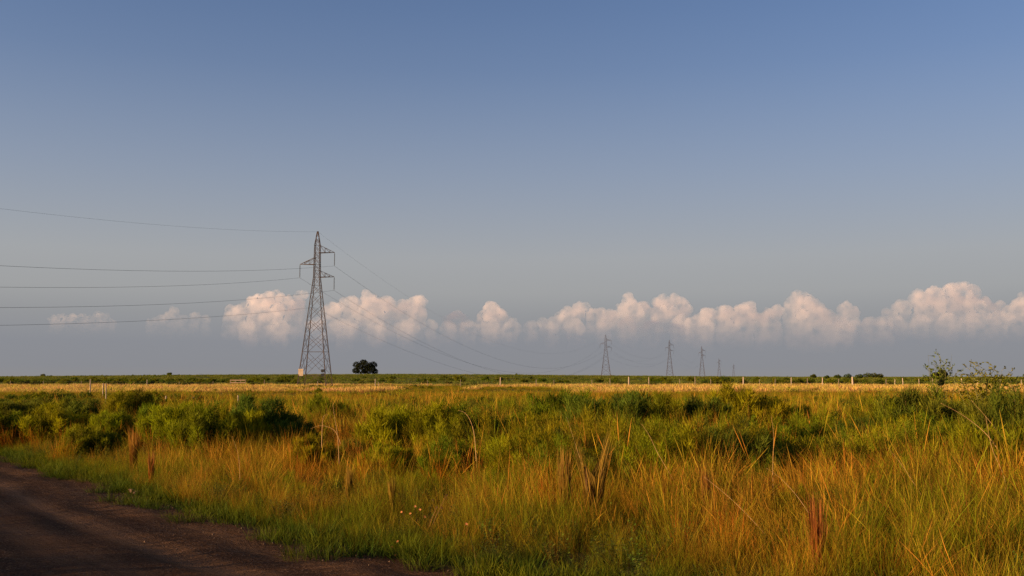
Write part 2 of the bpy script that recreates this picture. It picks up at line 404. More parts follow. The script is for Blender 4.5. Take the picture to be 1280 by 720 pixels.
def vnoise(x, y, s, seed=0):                  # cheap smooth value noise 0..1
    x = x / s + seed * 17.3; y = y / s + seed * 9.1; xi = np.floor(x); yi = np.floor(y); fx = x - xi; fy = y - yi
    fx = fx * fx * (3 - 2 * fx); fy = fy * fy * (3 - 2 * fy)
    hsh = lambda a, b: np.modf(np.abs(np.sin(a * 127.1 + b * 311.7 + seed) * 43758.5453))[0]
    return (hsh(xi, yi) * (1 - fx) + hsh(xi + 1, yi) * fx) * (1 - fy) + (hsh(xi, yi + 1) * (1 - fx) + hsh(xi + 1, yi + 1) * fx) * fy
def place(name, label, col, x, y, smin, smax, wide=1.0, tilt=.10, wind=0.0, tall=None, z0=0.0):
    n = len(x); s = rng.uniform(smin, smax, n); 
    if tall is not None: s = s * tall
    rot = np.stack([rng.normal(0, tilt, n), rng.normal(0, tilt, n) - wind, rng.uniform(0, 6.28, n)], 1)
    if wind: rot[:, 2] = rng.uniform(-.6, .6, n)
    return scatter(name, label, np.stack([x, y, gz(x, y) + z0], 1), rot, np.stack([s * wide, s * wide, s], 1), col)

def keep(x, y, m): return x[m], y[m]
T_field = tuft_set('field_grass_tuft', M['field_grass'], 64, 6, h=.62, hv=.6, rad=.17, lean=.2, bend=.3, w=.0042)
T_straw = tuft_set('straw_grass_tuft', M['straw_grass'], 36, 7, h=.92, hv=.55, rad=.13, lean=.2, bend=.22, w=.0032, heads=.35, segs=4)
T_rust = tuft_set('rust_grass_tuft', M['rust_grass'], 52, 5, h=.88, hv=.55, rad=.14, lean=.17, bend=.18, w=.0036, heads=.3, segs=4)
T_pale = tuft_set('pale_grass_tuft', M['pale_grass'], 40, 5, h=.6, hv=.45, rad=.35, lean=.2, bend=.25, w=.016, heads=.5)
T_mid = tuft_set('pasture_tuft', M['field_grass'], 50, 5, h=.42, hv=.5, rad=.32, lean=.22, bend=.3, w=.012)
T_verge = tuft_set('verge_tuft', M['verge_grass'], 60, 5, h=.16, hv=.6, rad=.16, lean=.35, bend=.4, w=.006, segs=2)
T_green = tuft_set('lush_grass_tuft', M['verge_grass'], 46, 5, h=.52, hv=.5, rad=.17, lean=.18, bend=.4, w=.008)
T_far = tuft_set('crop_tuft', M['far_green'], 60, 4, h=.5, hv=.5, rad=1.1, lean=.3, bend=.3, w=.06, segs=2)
T_weed = weed_set('weed', M['weed_leaf'], 4, 20, .42)

def shrub_meshes(seed, n_plumes, n_leaf, leaf=.095, lw=.008, narrow=.32, twig=True):
    """unit shrub (about 1 m high, 1 m wide): feathery upright plumes of needle leaves on woody stems"""
    r = np.random.default_rng(seed); stems = MB(); LV = []; LT = []; LU = []
    for q in range(n_plumes):
        a = r.uniform(0, 6.28); rr = math.sqrt(r.uniform(0, 1)); hh = (1.0 - .45 * rr * rr) * r.uniform(.62, 1.06)
        tip = np.array([math.cos(a) * rr * .46, math.sin(a) * rr * .46, hh]); root = np.array([math.cos(a) * rr * .10, math.sin(a) * rr * .10, 0])
        mid = root * .4 + tip * .5 + np.array([math.cos(a), math.sin(a), 0]) * .07 * rr; mid[2] = hh * .45
        P = lambda t: (1 - t) ** 2 * root + 2 * t * (1 - t) * mid + t * t * tip
        stems.tube([P(t) for t in (0, .35, .7, .97)], [.013, .010, .006, .002], 3, False)
        n = n_leaf; t = .34 + .66 * r.uniform(0, 1, n) ** .75
        base = ((1 - t) ** 2)[:, None] * root + (2 * t * (1 - t))[:, None] * mid + (t * t)[:, None] * tip
        spread = .125 * (1.15 - t) * (.35 + np.minimum(t * 1.6, 1)) + .012; b = r.uniform(0, 6.28, n)
        off = np.stack([np.cos(b), np.sin(b), np.zeros(n)], 1) * (spread * r.uniform(.2, 1.3, n))[:, None]
        p0 = base + off; p0[:, 2] += r.uniform(-.03, .05, n)
        dr = np.stack([np.cos(b) * narrow, np.sin(b) * narrow, r.uniform(.35, 1.2, n)], 1) + r.normal(0, .22, (n, 3)); dr /= np.linalg.norm(dr, axis=1)[:, None]
        ln = leaf * r.uniform(.5, 1.3, n); sd = np.cross(dr, r.normal(0, 1, (n, 3))); sd /= np.linalg.norm(sd, axis=1)[:, None]
        wd = lw * r.uniform(.6, 1.4, n)
        LV.append(np.stack([p0 - sd * wd[:, None] * .5, p0 + sd * wd[:, None] * .5, p0 + dr * ln[:, None]], 1).reshape(-1, 3))
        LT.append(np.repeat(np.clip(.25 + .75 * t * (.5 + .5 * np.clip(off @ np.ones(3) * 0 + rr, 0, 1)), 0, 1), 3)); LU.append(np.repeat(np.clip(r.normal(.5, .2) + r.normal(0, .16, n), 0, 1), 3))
    LV = np.concatenate(LV); F = np.arange(len(LV)).reshape(-1, 3)
    return stems, (LV, F, np.concatenate(LT), np.concatenate(LU))
# the shrubs of the field: pixel x, base, top, width in the photograph, kind, label
SHRUBS = [
 (22, 540, 497, 66, 'shrub_dark', 'dark low shrub where the road leaves the picture'),
 (72, 562, 508, 66, 'shrub_olive', 'yellow green feathery shrub second in from the road bend'),
 (104, 546, 498, 52, 'shrub_dark', 'dark shrub between the road bend and the tall pale fence post'),
 (161, 548, 491, 50, 'shrub_green', 'rounded tall green shrub just behind the charred upright stump'),
 (112, 577, 533, 50, 'shrub_green', 'low green shrub between the road edge and the charred stump'),
 (224, 568, 502, 66, 'shrub_olive', 'broad olive shrub to the right of the charred stump'),
 (262, 585, 512, 72, 'shrub_green', 'big green shrub with dark right flank above the golden grass'),
 (330, 578, 495, 66, 'shrub_dark', 'tall dark green shrub in front of the field left of the pylon'),
 (366, 582, 528, 48, 'shrub_dark', 'small dark shrub with rusty grass at its foot, under the pylon'),
 (409, 556, 497, 46, 'shrub_green', 'green shrub directly below the big pylon behind arching dry stalks'),
 (510, 592, 502, 86, 'shrub_olive', 'wide feathery olive shrub below and right of the lone tree'),
 (580, 592, 512, 66, 'shrub_green', 'green shrub behind the pale arching blade'),
 (447, 596, 550, 40, 'shrub_dark', 'tiny dark shrub low in the golden grass under the lone tree'),
 (662, 584, 520, 56, 'shrub_green', 'green shrub left of the largest clump, at the middle of the field'),
 (704, 574, 493, 84, 'shrub_green', 'left half of the largest shrub clump in the middle of the field'),
 (762, 586, 487, 96, 'shrub_dark', 'tallest dark shrub of the largest clump, below the second pylon'),
 (818, 588, 500, 78, 'shrub_green', 'right half of the largest shrub clump'),
 (846, 630, 548, 66, 'shrub_olive', 'bright green feathery shrub in front of the largest clump'),
 (884, 582, 502, 64, 'shrub_dark', 'dark shrub between the largest clump and the rusty-stemmed shrub'),
 (934, 570, 486, 80, 'shrub_olive', 'shrub with rusty red stems reaching up to the pale grass band'),
 (990, 566, 505, 50, 'shrub_green', 'green shrub on the right of the rusty-stemmed shrub'),
 (905, 620, 540, 76, 'shrub_green', 'loose green shrub above the long fallen pale stalk'),
 (1040, 588, 530, 50, 'shrub_olive', 'low olive shrub in the yellow grass right of centre'),
 (1092, 592, 512, 66, 'shrub_green', 'green shrub left of the wispy tall plant'),
 (1152, 596, 492, 92, 'shrub_dark', 'big dark shrub under the small round bush on the horizon'),
 (1214, 600, 492, 92, 'shrub_dark', 'dark twiggy shrub beneath the spreading wispy crown'),
 (1266, 622, 496, 72, 'shrub_dark', 'dark olive shrub cut by the right border of the picture'),
 (6, 562, 514, 56, 'shrub_green', 'green shrub cut by the left border above the road'),
 (138, 566, 516, 48, 'shrub_olive', 'olive shrub touching the tall rounded one behind the charred stump'),
 (196, 560, 508, 40, 'shrub_green', 'small green shrub filling the gap right of the rounded tall one'),
 (298, 584, 508, 48, 'shrub_olive', 'olive shrub between the big green one and the tall dark green one'),
 (545, 596, 522, 48, 'shrub_olive', 'olive shrub joining the wide feathery one to the arching blade'),
 (628, 588, 520, 44, 'shrub_dark', 'dark tuft of shrub left of the grey broken stake'),
 (738, 606, 545, 58, 'shrub_olive', 'olive shrub at the foot of the largest clump above the forked stump'),
 (792, 608, 548, 50, 'shrub_dark', 'dark shrub at the foot of the largest clump, left of the bright one'),
 (960, 602, 532, 56, 'shrub_dark', 'dark straggly shrub in front of the rusty-stemmed one'),
 (1124, 614, 530, 66, 'shrub_olive', 'olive shrub in front of the big dark one on the right'),
 (1186, 626, 540, 58, 'shrub_green', 'low green shrub in front of the dark twiggy one'),
 (1240, 640, 530, 66, 'shrub_green', 'green shrub crossed by the bowed pale stalk'),
]
SHRUBS[-1:-1] = [
 (690, 618, 546, 58, 'shrub_green', 'green shrub behind the thin dead stump left of the forked one'),
 (650, 608, 548, 48, 'shrub_olive', 'small olive shrub in the rusty grass below the grey broken stake'),
 (482, 612, 552, 52, 'shrub_olive', 'low olive shrub in golden grass below the lone tree'),
 (562, 616, 552, 54, 'shrub_green', 'low green shrub in golden grass under the arching blade'),
 (1004, 616, 548, 58, 'shrub_green', 'low green shrub in the golden grass above the thick half dark stump'),
 (1066, 618, 552, 54, 'shrub_dark', 'low dark shrub in the grass left of the slanting rusty stems'),
 (392, 604, 546, 48, 'shrub_olive', 'low olive shrub in golden grass straight below the pylon'),
]
SHRUB_FEET = [(a[0], a[1], a[3]) for a in SHRUBS]
# near field, 5 to 30 m
x, y = wedge(5, 30, 26000); dd = edge_dist(x, y); ok = dd > .25
x, y, dd = x[ok], y[ok], dd[ok]; rise = np.clip(.31 + dd * .08, 0, .85) * (.30 + 1.15 * vnoise(x, y, .7, 11)) * (.65 + .7 * vnoise(x, y, 3.0, 12))
nz = vnoise(x, y, 3.1, 1); dry = np.clip((dd - .2) / 1.7, 0, 1) * np.clip(-.15 + 1.35 * nz, .04, 1)
u = rng.uniform(0, 1, len(x))
m = u > dry * .6
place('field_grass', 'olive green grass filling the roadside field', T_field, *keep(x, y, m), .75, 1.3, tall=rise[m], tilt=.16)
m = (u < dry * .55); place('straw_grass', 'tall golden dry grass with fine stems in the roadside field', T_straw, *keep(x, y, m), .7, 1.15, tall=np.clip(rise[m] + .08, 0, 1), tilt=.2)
x, y = wedge(6, 30, 7500); dd = edge_dist(x, y); m = (dd > 1.8) & (vnoise(x, y, 1.3, 5) * .6 + vnoise(x, y, 4, 15) * .4 > .54)
for a_ in SHRUB_FEET:
    p_ = at(a_[0], a_[1]); n_ = 7; x = np.append(x, p_.x + rng.uniform(-.55, .55, n_) * a_[2] * p_.y / FPX); y = np.append(y, p_.y - rng.uniform(.2, 1.1, n_))
    dd = np.append(dd, np.full(n_, 5.0)); m = np.append(m, np.full(n_, True))
place('rust_grass', 'reddish orange dry bunch grass between the shrubs', T_rust, *keep(x, y, m), .75, 1.2, tall=np.clip(.30 + .08 * dd[m], 0, .9), tilt=.18)
# wind-laid dry grass, bottom right of the view
x, y = wedge(5, 17, 5200); dd = edge_dist(x, y); m = (dd > 3.0) & (x > 1.2 + .1 * y) & (vnoise(x, y, 1.9, 8) > .40)
place('leaning_grass', 'orange dry grass leaning over in the wind beside the road', T_straw, *keep(x, y, m), .7, 1.1, tall=np.clip(.36 + .075 * dd[m], 0, .85), tilt=.12, wind=.5)
T_seed = tuft_set('seed_grass_tuft', M['straw_grass'], 6, 5, h=1.0, hv=.5, rad=.10, lean=.25, bend=.30, w=.0045, heads=1.0, segs=5)
x, y = wedge(6, 45, 2600); dd = edge_dist(x, y); m = dd > 1.2
place('seed_grass', 'single tall stems with seed heads standing above the field grass', T_seed, *keep(x, y, m), .6, 1.15, tall=np.clip(.45 + .07 * dd[m], 0, 1), tilt=.2)
cu = bpy.data.collections.new('undergrowth')
for i, cm in enumerate(('shrub_olive', 'shrub_green', 'shrub_dark', 'shrub_olive')):
    st, lf = shrub_meshes(150 + i, 18, 330, .075, .0062, .34)
    obj('undergrowth_plant', mesh_np('undergrowth_plant', lf[0], lf[1], [M[cm]], {'t': lf[2], 'u': lf[3]}), col=cu)
x, y = wedge(8, 48, 5200); dd = edge_dist(x, y); m = (dd > 1.5) & (vnoise(x, y, 1.7, 41) * .6 + vnoise(x, y, 6, 42) * .4 > .47 + .10 * (y < 12))
place('undergrowth', 'loose green feathery weeds tangled through the field grass', cu, *keep(x, y, m), .45, .95, wide=1.0, tilt=.12, tall=np.clip(.35 + .09 * dd[m], 0, 1))
px_ = rng.uniform(520, 1300, 760); y = rng.uniform(14, 34, 760); x = (px_ - 640) / FPX * y; dd = edge_dist(x, y); m = (dd > 4) & (vnoise(x, y, 2.6, 51) > .43)
place('tall_undergrowth', 'taller feathery weeds filling the gaps between the shrubs', cu, *keep(x, y, m), .85, 1.35, wide=1.15, tilt=.1)
# lush edge of the verge and the mown-short green strip on the road's lip
x, y = wedge(5, 40, 26000); dd = edge_dist(x, y); m = (dd > -.62 + .75 * vnoise(x, y, .55, 2)) & (dd < .75)
place('verge_grass', 'short bright green grass along the edge of the dirt road', T_verge, *keep(x, y, m), .6, 1.25, tilt=.1)
m = (dd > .25) & (dd < 1.0) & (rng.uniform(0, 1, len(x)) < .6)
place('lush_grass', 'lush green grass on the road verge', T_green, *keep(x, y, m), .55, 1.0, tall=np.clip(.35 + .14 * dd[m], 0, .7))
x, y = wedge(6, 30, 6500); dd = edge_dist(x, y); m = (dd > .35) & (dd < 6) & (vnoise(x, y, 1.3, 4) > .50)
place('weeds', 'small leafy weeds along the foot of the roadside grass', T_weed, *keep(x, y, m), .5, 1.1)
# middle field
x, y = wedge(28, 230, 44000); m = edge_dist(x, y) > .6
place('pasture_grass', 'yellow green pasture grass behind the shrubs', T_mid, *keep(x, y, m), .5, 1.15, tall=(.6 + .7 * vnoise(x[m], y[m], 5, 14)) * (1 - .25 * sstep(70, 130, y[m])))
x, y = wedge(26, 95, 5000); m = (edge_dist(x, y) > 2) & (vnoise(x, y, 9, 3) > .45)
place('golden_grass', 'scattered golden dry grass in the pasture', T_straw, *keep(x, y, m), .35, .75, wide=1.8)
# pale dry strip, 75 to 210 m
x, y = wedge(112, 225, 20000, .64); m = (vnoise(x, y * .3, 7, 6) * .55 + vnoise(x, y * .25, 30, 7) * .45 > .46)
place('pale_grass', 'band of pale straw coloured grass across the field', T_pale, *keep(x, y, m), .5, 1.15, wide=1.7)
# green land beyond
x, y = wedge(225, 720, 13000, .62)
place('far_field', 'low green crop on the land up to the horizon', T_far, x, y, .5, 1.3, wide=1.5)
# the other verge, across the road (out of view): its tall grass and bushes shade the road
a = rng.uniform(0, 1, 6000); pa = np.array([q[:] for q in sm]); ii = rng.integers(0, len(sm) - 1, 6000)
tv = pa[ii + 1] - pa[ii]; tv /= np.linalg.norm(tv, axis=1)[:, None] + 1e-9; nl = np.stack([-tv[:, 1], tv[:, 0]], 1)
q = pa[ii] + nl * (ROAD_W + .15 + rng.uniform(0, 1, 6000)[:, None] ** 1.5 * .9)
m = (np.hypot(q[:, 0], q[:, 1]) > 1.8) & (np.hypot(q[:, 0], q[:, 1]) < 60) & (vnoise(ii * .22, ii * 0.0 + .3, .9, 31) < .63)
place('opposite_verge_grass', 'tall grass on the far side of the road', T_straw, q[m, 0], q[m, 1], .9, 1.75)

# ------------------------------------------------------------------ shrubs
SHRUB = []
for i in range(5):
    st, lf = shrub_meshes(40 + i, 48, 520)
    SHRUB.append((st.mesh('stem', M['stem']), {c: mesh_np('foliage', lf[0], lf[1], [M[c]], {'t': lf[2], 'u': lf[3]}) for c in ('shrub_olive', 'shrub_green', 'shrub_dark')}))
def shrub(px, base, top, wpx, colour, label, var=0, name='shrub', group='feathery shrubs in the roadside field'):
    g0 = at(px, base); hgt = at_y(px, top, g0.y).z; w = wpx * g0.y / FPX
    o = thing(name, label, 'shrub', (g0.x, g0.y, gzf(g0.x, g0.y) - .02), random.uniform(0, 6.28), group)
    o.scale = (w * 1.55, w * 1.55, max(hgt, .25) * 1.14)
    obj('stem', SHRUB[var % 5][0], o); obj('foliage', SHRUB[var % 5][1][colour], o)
    return o
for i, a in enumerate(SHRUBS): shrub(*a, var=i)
# small scrub in the middle distance: too many and too small to tell apart
cs = bpy.data.collections.new('scrub')
for i in range(3):
    st, lf = shrub_meshes(90 + i, 22, 90, .10, .035)
    obj('scrub_bush', mesh_np('scrub_bush', lf[0], lf[1], [M['shrub_dark' if i else 'shrub_green']], {'t': lf[2], 'u': lf[3]}), col=cs)
def scrub(px0, px1, y0, y1, n, s0, s1):
    px = rng.uniform(px0, px1, n); yy = rng.uniform(y0, y1, n)
    P = [((p - 640) / FPX * q, q) for p, q in zip(px, yy)]; return P, rng.uniform(s0, s1, n)
SC = [scrub(-60, 330, 195, 330, 190, .9, 2.0), scrub(330, 1320, 230, 420, 170, .7, 2.0), scrub(-40, 260, 45, 80, 50, .4, .9), scrub(240, 1300, 34, 80, 80, .3, .7),
      scrub(-60, 1320, 88, 205, 170, .25, .7), scrub(960, 1110, 215, 260, 26, 1.0, 1.9), scrub(880, 915, 205, 225, 8, 1.4, 2.2), scrub(-60, 240, 560, 680, 110, .5, 1.1)]
P = np.array([p for s in SC for p in s[0]]); s = np.concatenate([s[1] for s in SC])
m = edge_dist(P[:, 0], P[:, 1]) > 1.0; P = P[m]; s = s[m]
scatter('distant_scrub', 'small dark bushes scattered over the distant field', np.stack([P[:, 0], P[:, 1], gz(P[:, 0], P[:, 1])], 1),
        np.stack([s * 0, s * 0, rng.uniform(0, 6.28, len(s))], 1), np.stack([s * 1.7, s * 1.7, s], 1), cs)

# ------------------------------------------------------------------ wispy plants breaking the skyline on the right
def wispy(px, base, Y, tips, label, name='wispy_plant', leaves=26):
    r = random.Random(px); x0 = (px - 640) / FPX * Y
    o = thing(name, label, 'plant', (x0, Y, gzf(x0, Y)))
    st = MB(); V = []; F = []; T = []; U = []
    def leaf(p, d, L_):
        sd = d.cross(Vector((r.uniform(-1, 1), r.uniform(-1, 1), r.uniform(-1, 1)))).normalized() * L_ * .2; b = len(V)
        V.extend([tuple(p), tuple(p + d * L_ * .5 + sd), tuple(p + d * L_), tuple(p + d * L_ * .5 - sd)]); F.append((b, b + 1, b + 2, b + 3)); T.extend([r.uniform(.3, 1)] * 4); U.extend([r.uniform(0, 1)] * 4)
    for tx, ty in tips:
        tip = at_y(tx, ty, Y + r.uniform(-.5, .5)) - Vector((x0, Y, 0)); root = Vector((r.uniform(-.08, .08), r.uniform(-.08, .08), 0))
        mid = (root + tip) / 2 + Vector((r.uniform(-.06, .06), r.uniform(-.06, .06), .15))
        C = lambda t: root * (1 - t) ** 2 + mid * 2 * t * (1 - t) + tip * t * t
        st.tube([C(i / 6) for i in range(7)], [.009, .008, .007, .006, .005, .003, .0015], 3, False)
        for i in range(leaves):
            t = r.uniform(.62, 1) ; p = C(t); d = Vector((r.uniform(-1, 1), r.uniform(-1, 1), r.uniform(-.1, 1))).normalized()
            e = p + d * r.uniform(.05, .22); st.tube([p, e], [.003, .0015], 3, False)
            for j in range(11): leaf(p + (e - p) * r.uniform(.3, 1.05), (d + Vector((r.uniform(-1, 1), r.uniform(-1, 1), r.uniform(-.6, .8)))).normalized(), r.uniform(.025, .055))
    st.build('stem', M['green_stem'], o); obj('foliage', mesh_np('foliage', np.array(V), F, [M['shrub_green']], {'t': T, 'u': U}), o)
    return o
wispy(1172, 590, 19, [(1160, 444), (1176, 446), (1190, 443), (1183, 455), (1168, 452), (1197, 462), (1160, 459), (1175, 456), (1170, 462), (1182, 463)], 'tall wispy plant rising above the horizon over the round bush', leaves=11)
wispy(1232, 592, 18, [(1200, 466), (1212, 462), (1222, 456), (1232, 462), (1243, 458), (1252, 463), (1262, 467), (1236, 470), (1218, 470), (1190, 471), (1225, 466), (1247, 469), (1205, 474), (1228, 474), (1256, 474), (1240, 466), (1215, 467), (1268, 473)], 'spreading wispy crown breaking the horizon near the right border', leaves=17)
wispy(1273, 600, 17, [(1270, 472), (1280, 470), (1264, 478)], 'thin wispy plant on the right border of the picture', leaves=15)

# ------------------------------------------------------------------ dead stumps and stalks in the near grass
def dead_clump(px, base, top, wpx, label, forked=False, name='dead_stump', lean=0.0):
    g0 = at(px, base); H = at_y(px, top, g0.y).z; w = wpx * g0.y / FPX; r = random.Random(px)
    o = thing(name, label, 'stump', (g0.x, g0.y, 0))
    b = MB(); tops = [(-.35, 1.0), (.45, .96)] if forked else [(lean, 1.0)]
    for dx, hh in tops:
        b.tube([(dx * w * .1, 0, -.05), (dx * w * .2, .01, H * .35), (dx * w * .6 + .01, 0, H * .7), (dx * w * .95, .01, H * hh * .93)], [w * .2, w * .19, w * .14, w * .04], 9)
    vv = b.v; b.v = [(p[0] + r.uniform(-1, 1) * w * .05, p[1] + r.uniform(-1, 1) * w * .05, p[2] + r.uniform(-1, 1) * .015) for p in vv]
    b.build('trunk', M['dead_bark'], o)
    V, F, T, U = tuft(300, H * 1.03, .75, w * .30, .018, .05, .005, px, 4, .25)
    if forked: V[:, 0] += np.sign(V[:, 0]) * (V[:, 2] / H) ** 2 * w * .28
    obj('fibre', mesh_np('fibre', V, F, [M['dead_straw']], {'t': T, 'u': U}), o)
    return o
dead_clump(742, 668, 576, 30, 'forked orange brown dead stump standing in the grass at centre', True)
dead_clump(706, 658, 588, 20, 'thin dead brown stump just left of the forked one', lean=.4)
dead_clump(883, 672, 606, 12, 'slim dead stump below the long fallen pale stalk', lean=-.3)
dead_clump(1024, 735, 652, 22, 'thick half dark dead stump at the bottom of the picture')
dead_clump(166, 598, 552, 12, 'charred upright stump in the grass near the road, the taller of two')
dead_clump(188, 612, 578, 8, 'short charred stump beside the taller one near the road')
dead_clump(490, 650, 612, 8, 'short orange dead stalk clump left of the orange flowers', name='dead_stalks')
dead_clump(436, 640, 598, 9, 'orange dead stalk clump in the golden grass left of the flowers', name='dead_stalks')
dead_clump(668, 512, 497, 5, 'grey broken stake in the pasture at the middle of the picture', name='broken_stake')

def stalk(pxs, Y, rad, label, name='dry_stalk', dY=0.0):
    P = [at_y(px, py, Y + dY * i / (len(pxs) - 1)) for i, (px, py) in enumerate(pxs)]
    root = Vector((P[0].x, P[0].y, 0)); sp = []
    for i in range(len(P) - 1):                                   # Catmull-Rom through the points
        p0, p1, p2, p3 = P[max(i - 1, 0)], P[i], P[i + 1], P[min(i + 2, len(P) - 1)]
        for q in range(6):
            t = q / 6; sp.append(.5 * ((2 * p1) + (p2 - p0) * t + (2 * p0 - 5 * p1 + 4 * p2 - p3) * t * t + (3 * p1 - p0 - 3 * p2 + p3) * t ** 3))
    sp.append(P[-1]); rr = [rad * .55 * (1 - .75 * i / (len(sp) - 1)) for i in range(len(sp))]
    b = MB().tube([p - root for p in sp], rr, 5); o = b.build(name, M['dry_stalk'], None, root, True)
    return tag(o, label, 'stalk', 'pale dry stalks standing out of the grass')
stalk([(985, 700), (945, 655), (912, 622), (880, 596)], 10.5, .010, 'long pale straight stalk slanting across the grass right of centre')
stalk([(1262, 585), (1235, 545), (1205, 520), (1176, 504)], 13, .010, 'long bowed pale stalk crossing in front of the dark shrubs')
stalk([(1262, 560), (1240, 530), (1214, 500)], 14, .009, 'straight pale stalk above the bowed one on the right')
stalk([(1258, 650), (1256, 600), (1240, 560), (1232, 520)], 11.5, .007, 'thin upright pale stalk near the right border')
stalk([(596, 585), (593, 545), (588, 526), (581, 516), (573, 513)], 15, .011, 'pale arching blade hooking over in front of a green shrub')
stalk([(424, 580), (422, 545), (418, 520), (416, 503)], 15, .008, 'straight dry stalk standing beside the arching ones below the pylon')
stalk([(402, 560), (403, 530), (405, 520), (410, 518)], 16, .010, 'short hooked pale stalk below the pylon')
stalk([(426, 555), (418, 538), (402, 532), (388, 536)], 15, .008, 'dry stalk bent flat to one side below the pylon')
stalk([(735, 600), (724, 570), (716, 545), (708, 520)], 13, .006, 'thin dry stem leaning out of the largest shrub clump')
stalk([(842, 600), (822, 566), (812, 545), (802, 530)], 13, .007, 'dry stem leaning left of the bright green shrub')
stalk([(968, 640), (966, 590), (967, 545), (964, 520)], 12, .006, 'upright straw stem right of the rusty-stemmed shrub')
stalk([(1165, 640), (1130, 585), (1110, 560)], 11, .005, 'dry stem leaning left below the big dark shrub')
stalk([(1022, 660), (1000, 625), (978, 600), (958, 585)], 10, .006, 'straw stem leaning away from the thick half dark stump')
stalk([(300, 600), (298, 570), (290, 545)], 14, .005, 'thin straw stem in front of the big green shrub')

# orange flowers at the road edge
def flower_plant(px, base, spots, label):
    g0 = at(px, base); o = thing('flowering_weed', label, 'flower', (g0.x, g0.y, 0)); st = MB()
    for i, (fx, fy) in enumerate(spots):
        p = at_y(fx, fy, g0.y + .15 * math.sin(i * 2.3)) - g0
        st.tube([(p.x * .3, 0, 0), (p.x * .6, p.y * .5, p.z * .5), tuple(p)], [.004, .003, .002], 3, False)
        b = MB(); nP = 7
        for q in range(nP):
            a = 6.283 * q / nP; c_, s_ = math.cos(a), math.sin(a); k0 = len(b.v)
            b.v += [(0, 0, 0), (c_ * .013 - s_ * .006, s_ * .013 + c_ * .006, .006), (c_ * .024, s_ * .024, .002), (c_ * .013 + s_ * .006, s_ * .013 - c_ * .006, .006)]; b.f.append((k0, k0 + 1, k0 + 2, k0 + 3))
        f = b.build('flower', M['petal'], o, p); f.rotation_euler = (math.radians(60), 0, math.radians(-35 + 12 * i)); f.scale = (.65,) * 3
    st.build('stem', M['stem'], o)
flower_plant(525, 672, [(502, 640), (513, 642), (525, 637), (519, 633), (531, 646), (546, 634), (552, 635), (558, 619), (541, 625)], 'weed with small orange flowers at the edge of the road')
flower_plant(500, 694, [(497, 677), (507, 694), (494, 694), (490, 684)], 'low weed with a few orange flowers against the road')
flower_plant(605, 715, [(602, 711), (610, 709), (598, 716), (583, 655)], 'small pale flowered weed low at the bottom of the picture')

# stones on the road edge
b = MB(); r = random.Random(3)
for i in range(5000):
    j = r.randrange(len(sm)); q = sm[j]
    if q.length > 40: continue
    tv = (sm[min(j + 1, len(sm) - 1)] - sm[max(j - 1, 0)]).normalized(); w = r.uniform(.1, 1) ** 2 * ROAD_W * .9; p2 = q + Vector((-tv.y, tv.x)) * w
    s_ = r.uniform(.004, .012) * (1.5 if r.random() < .06 else 1); b0 = len(b.v)
    for dx, dy, dz in ((1, 0, 0), (0, 1, 0), (-1, 0, 0), (0, -1, 0), (0, 0, .9), (0, 0, -.6)):
        b.v.append((p2.x + s_ * (dx + r.uniform(-.3, .3)), p2.y + s_ * (dy + r.uniform(-.3, .3)), .045 + s_ * dz))
    for f in ((0, 1, 4), (1, 2, 4), (2, 3, 4), (3, 0, 4), (1, 0, 5), (2, 1, 5), (3, 2, 5), (0, 3, 5)): b.f.append(tuple(b0 + q for q in f))
tag(b.build('gravel', M['stone']), 'loose pebbles and grit on the dirt road', kind='stuff')
for i, (px, py, s_) in enumerate([(165, 618, .045), (171, 619, .035), (168, 620, .028)]):
    p2 = at(px, py); b = MB(); r = random.Random(i)
    import itertools
    b.box((0, 0, 0), (s_ * 2, s_ * 1.5, s_ * 1.2), r.uniform(0, 3)); b.v = [(q[0] * r.uniform(.6, 1.1), q[1] * r.uniform(.6, 1.1), q[2] * r.uniform(.7, 1.1)) for q in b.v]
    tag(b.build('pebble', M['stone'], None, (p2.x, p2.y, .03 + s_ * .5), True), 'small pale stone at the grassy edge of the road, ' + ('largest', 'middle', 'smallest')[i] + ' of three', 'stone', 'pale stones at the road edge')

